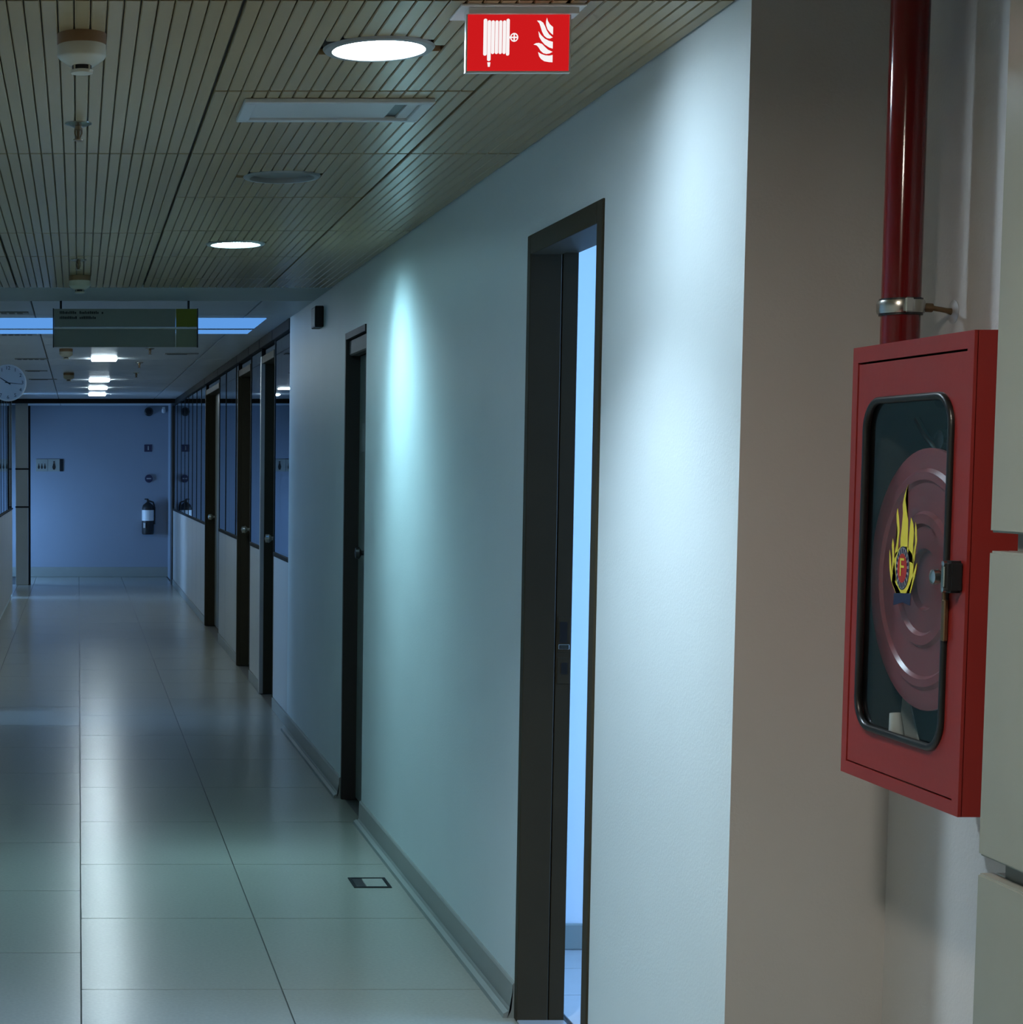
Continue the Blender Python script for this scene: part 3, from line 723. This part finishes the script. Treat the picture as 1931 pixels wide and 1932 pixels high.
# lock with hanging key
lk = B(); box(lk, KX-0.022, KX+0.0005, 2.838, 2.868, 1.363, 1.411, 0.004, 2)
obj('lock', lk, M['black'], door, label='black and chrome turn lock')
b = B()
for z in (1.368, 1.406): lathe(b, (KX-0.024, 2.853, z), [(0, -0.003), (0.005, -0.002), (0.005, 0.003), (0, 0.003)], 14, 'X')
box(b, KX-0.026, KX-0.021, 2.848, 2.858, 1.371, 1.403, 0.001)
obj('lock_plate', b, M['chrome'], door)
b = B(); lathe(b, (KX-0.018, 2.887, 1.385), [(0, -0.012), (0.011, -0.008), (0.012, 0.0), (0.006, 0.008), (0.006, 0.018)], 20, 'X'); tube(b, [(KX-0.01, 2.887, 1.385), (KX-0.01, 2.862, 1.388)], 0.005, 10)
obj('turn_knob', b, M['chrome'], door, smooth=True)
b = B(); tube(b, [(KX-0.008, 2.887, 1.376), (KX-0.006, 2.888, 1.35)], 0.0025, 8); box(b, KX-0.008, KX-0.001, 2.882, 2.893, 1.287, 1.35, 0.0015)
obj('key_handle', b, M['brass'], door)

# hose reel inside
RXc, RYc, RZc, RR = 1.350, 3.050, 1.371, 0.210
r_ = thing('hose_reel', (1.43, RYc, RZc), 'dark red round hose reel seen through the cabinet window', 'hose reel')
def flange(x, sgn):
    return lathe(B(), (x, RYc, RZc), [(0, sgn*0.012), (0.045, sgn*0.012), (0.05, sgn*0.004), (0.085, sgn*0.004), (0.09, sgn*-0.002), (0.105, sgn*-0.002), (0.11, sgn*0.004), (0.155, sgn*0.004), (0.16, sgn*-0.001), (0.172, sgn*-0.001), (0.178, sgn*0.004), (0.198, sgn*0.003), (RR, sgn*0.006), (RR, sgn*0.012), (0.19, sgn*0.011), (0, sgn*0.016)], 64, 'X')
obj('front_flange', flange(RXc, 1), M['reel'], r_, smooth=True)
obj('rear_flange', flange(1.50, -1), M['reel'], r_, smooth=True)
hub = B(); lathe(hub, (1.43, RYc, RZc), [(0.10, -0.055), (0.10, 0.055)], 40, 'X'); obj('hub', hub, M['reel'], r_, smooth=True)
b = B(); pts = []
for k_ in range(5*36+1):
    a = 2*PI*k_/36; pts.append((1.388 + 0.0205*5*k_/180*0.95 if True else 0, RYc + 0.14*math.cos(a), RZc + 0.14*math.sin(a)))
tube(b, pts, 0.0105, 8); obj('hose', b, M['rubber'], r_, smooth=True)
b = B(); tube(b, [(1.40, 3.20, 1.63), (1.40, 3.16, 1.60), (1.41, 3.13, 1.575)], [0.006, 0.006, 0.008], 10)
lathe(b, (1.42, 3.12, 1.595), [(0, -0.02), (0.016, -0.018), (0.02, 0.0), (0.016, 0.018), (0, 0.02)], 18, 'X')
vv = thing('hose_valve', (1.44, 3.14, 1.60), 'grey valve with curved lever at the top inside the cabinet', 'valve')
obj('valve_body', b, M['chrome'], vv, smooth=True)
b = B(); tube(b, [(1.42, 3.12, 1.595), (1.45, 3.13, 1.62), (1.46, 3.18, 1.66), (1.46, 3.25, 1.66)], 0.009, 10); obj('valve_tail', b, M['chrome'], vv, smooth=True)
b = B(); prism(b, [(3.262, 1.035), (3.14, 1.035), (3.215, 1.19)], lambda u, v: (1.40+0.2*(1.19-v)*0.3, u, v), lambda u, v: (1.403+0.2*(1.19-v)*0.3, u, v))
obj('leaflet', b, M['paper'], label='pale grey sheet standing at the lower left inside the cabinet', cat='paper', loc=(1.42, 3.2, 1.035))
b = B(); tube(b, [(1.352, 3.16, 1.056), (1.352, 3.12, 1.078), (1.352, 3.135, 1.145)], [0.014, 0.016, 0.009], 12)
nz = thing('hose_nozzle', (1.352, 3.16, 1.034), 'pale hose nozzle lying at the bottom inside the cabinet', 'nozzle'); obj('nozzle_tube', b, M['paper'], nz, smooth=True)
b = B(); tube(b, [(1.352, 3.158, 1.057), (1.352, 3.19, 1.064)], 0.0165, 12); obj('nozzle_collar', b, M['chrome'], nz, smooth=True)

# red supply pipe with clamp
QX, QY, QR = 1.437, 3.364, 0.0325
p = thing('fire_pipe', (QX, QY, 1.5), 'glossy dark red water pipe dropping from the ceiling to the hose cabinet', 'pipe')
b = B(); pts = [(QX, QY, CZ), (QX, QY, 1.66)]
for k_ in range(1, 7):
    a = PI/2*k_/6; pts.append((QX, QY-0.05+0.05*math.cos(a), 1.66-0.05*math.sin(a)))
pts.append((QX, 3.2705, 1.61))
tube(b, pts, QR, 40); obj('pipe', b, M['redpipe'], p, smooth=True)
cl = B(); lathe(cl, (QX, QY, 1.829), [(QR+0.0005, -0.011), (QR+0.006, -0.011), (QR+0.0075, -0.006), (QR+0.0075, 0.006), (QR+0.006, 0.011), (QR+0.0005, 0.011)], 40)
clamp = obj('pipe_clamp', cl, M['chrome'], p, smooth=True)
b = B(); lathe(b, (QX, QY, 1.829), [(QR+0.0002, -0.0145), (QR+0.0035, -0.0145), (QR+0.0035, 0.0145), (QR+0.0002, 0.0145)], 40); obj('rubber_lining', b, M['rubber'], clamp, smooth=True)
b = B(); box(b, QX-0.012, QX+0.002, QY-QR-0.016, QY-QR-0.004, 1.817, 1.843, 0.002); obj('clamp_bolt', b, M['chrome'], clamp)
b = B(); tube(b, [(QX+QR, QY, 1.829), (QX+QR+0.022, QY, 1.828)], 0.008, 12); tube(b, [(QX+QR+0.02, QY, 1.828), (1.52, QY+0.008, 1.824), (1.5335, QY+0.012, 1.822)], [0.0045, 0.0045, 0.007], 12); obj('clamp_rod', b, M['brass'], clamp, smooth=True)
b = B(); lathe(b, (1.535, QY+0.012, 1.822), [(0, -0.006), (0.012, -0.005), (0.021, -0.001), (0.021, 0.0), (0, 0.0)], 24, 'X'); obj('wall_rosette', b, M['lightalu'], clamp, smooth=True)

# ================================================================ SMALL THINGS ON WALLS AND FLOOR
t = thing('wall_speaker', (W, 9.77, 2.25), 'small black speaker box high on the corridor wall', 'speaker')
obj('housing', box(B(), 1.192, W, 9.69, 9.85, 2.255, 2.362, 0.004), M['black'], t)
obj('grille', box(B(), 1.1905, 1.192, 9.70, 9.84, 2.265, 2.352), M['signgrey'], t)
# floor outlet
t = thing('floor_outlet', (1.11, 7.04, 0), 'small rectangular floor outlet cover with a dark frame', 'floor outlet')
x0, x1, y0, y1 = 1.02, 1.16, 6.955, 7.125
bm = B()
for a in ((x0, x1, y0, y0+0.016), (x0, x1, y1-0.016, y1), (x0, x0+0.012, y0+0.016, y1-0.016), (x1-0.012, x1, y0+0.016, y1-0.016)): box(bm, *a, 0, 0.003)
obj('frame', bm, M['alu'], t)
obj('lid', box(B(), x0+0.05, x1-0.014, y0+0.018, y1-0.018, 0, 0.0025), M['tile'], t)
obj('socket_opening', box(B(), x0+0.012, x0+0.048, y0+0.018, y1-0.018, 0, 0.002), M['black'], t)

FW = FAR
t = thing('fire_extinguisher', (0.983, FW-0.08, 0.6), 'dark fire extinguisher with white label hanging on the far wall', 'fire extinguisher')
b = B(); lathe(b, (0.983, FW-0.085, 0), [(0, 0.606), (0.075, 0.606), (0.083, 0.62), (0.083, 0.98), (0.07, 1.02), (0.035, 1.05), (0.025, 1.06), (0, 1.06)], 32); obj('cylinder', b, M['jamb'], t, smooth=True)
b = B(); lathe(b, (0.983, FW-0.085, 0), [(0.0835, 0.80), (0.0845, 0.80), (0.0845, 0.95), (0.0835, 0.95)], 32); obj('label_band', b, M['white'], t)
b = B(); box(b, 0.965, 1.0, FW-0.10, FW-0.07, 1.055, 1.10, 0.004); box(b, 0.935, 0.99, FW-0.092, FW-0.078, 1.095, 1.112, 0.003); obj('valve', b, M['black'], t)
b = B(); tube(b, [(1.0, FW-0.085, 1.08), (1.06, FW-0.085, 1.06), (1.078, FW-0.085, 0.98), (1.075, FW-0.09, 0.75)], 0.011, 10); obj('hose', b, M['rubber'], t, smooth=True)
obj('inspection_tag', box(B(), 0.915, 0.945, FW-0.175, FW-0.168, 0.70, 0.77), M['white'], t)
obj('bracket', box(B(), 0.96, 1.005, FW-0.01, FW, 0.95, 1.04, 0.002), M['black'], t)
b = B(); lathe(b, (0.994, FW, 2.335), [(0, 0), (0.062, 0), (0.062, -0.04), (0.045, -0.06), (0, -0.06)], 28, 'Y')
t = thing('alarm_horn', (0.994, FW, 2.27), 'round black alarm sounder high on the far wall', 'alarm'); obj('housing', b, M['black'], t, smooth=True)
b = B(); lathe(b, (0.994, FW-0.06, 2.335), [(0, 0), (0.04, 0), (0.02, -0.006), (0, -0.006)], 24, 'Y'); obj('horn_cone', b, M['alu'], t, smooth=True)
t = thing('square_wall_sign', (0.985, FW, 1.77), 'small dark square sign with a pale figure on the far wall', 'sign')
obj('plate', box(B(), 0.932, 1.040, FW-0.008, FW, 1.772, 1.872, 0.002), M['navy'], t)
b = B(); box(b, 0.980, 0.998, FW-0.010, FW-0.008, 1.795, 1.835); lathe(b, (0.989, FW-0.009, 1.845), [(0, -0.001), (0.009, -0.001), (0.009, 0.001), (0, 0.001)], 12, 'Y'); obj('pictogram', b, M['stgrey'], t)
b = B(); lathe(b, (0.997, FW, 1.393), [(0, 0), (0.056, 0), (0.056, -0.02), (0.05, -0.03), (0, -0.03)], 28, 'Y')
t = thing('call_point', (0.997, FW, 1.34), 'round dark wall call point above the fire extinguisher', 'call point'); obj('housing', b, M['navy'], t, smooth=True)
obj('press_plate', box(B(), 0.965, 1.03, FW-0.034, FW-0.03, 1.385, 1.402, 0.001), M['stgrey'], t)
t = thing('emergency_light', (1.205, FW, 2.30), 'small pale emergency light in the upper right corner of the far wall', 'lamp')
b = B(); lathe(b, (1.205, FW-0.03, 2.345), [(0, -0.035), (0.024, -0.025), (0.03, 0.0), (0.026, 0.025), (0, 0.03)], 18); obj('globe', b, M['clockface'], t, smooth=True)
obj('wall_mount', box(B(), 1.185, 1.225, FW-0.02, FW, 2.37, 2.40, 0.002), M['white'], t)
t = thing('toilet_sign', (-0.42, FW, 1.49), 'grey toilet sign with dark figures on the far wall beside the pillar', 'sign')
for x0, x1 in ((-0.60, -0.435), (-0.430, -0.265), (-0.26, -0.215)):
    obj('sign_plate', box(B(), x0, x1, FW-0.012, FW, 1.495, 1.668, 0.002), M['signgrey'] if x0 < -0.3 else M['alu'], t)
def figure(bm, x, z, hgt):
    lathe(bm, (x, FW-0.013, z+hgt*0.9), [(0, -0.001), (hgt*0.1, -0.001), (hgt*0.1, 0.001), (0, 0.001)], 12, 'Y')
    prism(bm, [(x-hgt*0.08, z+hgt*0.78), (x+hgt*0.08, z+hgt*0.78), (x+hgt*0.2, z+hgt*0.3), (x+hgt*0.09, z+hgt*0.3), (x+hgt*0.09, z), (x-hgt*0.09, z), (x-hgt*0.09, z+hgt*0.3), (x-hgt*0.2, z+hgt*0.3)], lambda a, b: (a, FW-0.014, b), lambda a, b: (a, FW-0.012, b))
for x, z, hg in ((-0.345, 1.52, 0.12), (-0.56, 1.53, 0.075), (-0.517, 1.53, 0.075), (-0.474, 1.53, 0.075)):
    bm = B(); figure(bm, x, z, hg); obj('pictogram', bm, M['black'], t)
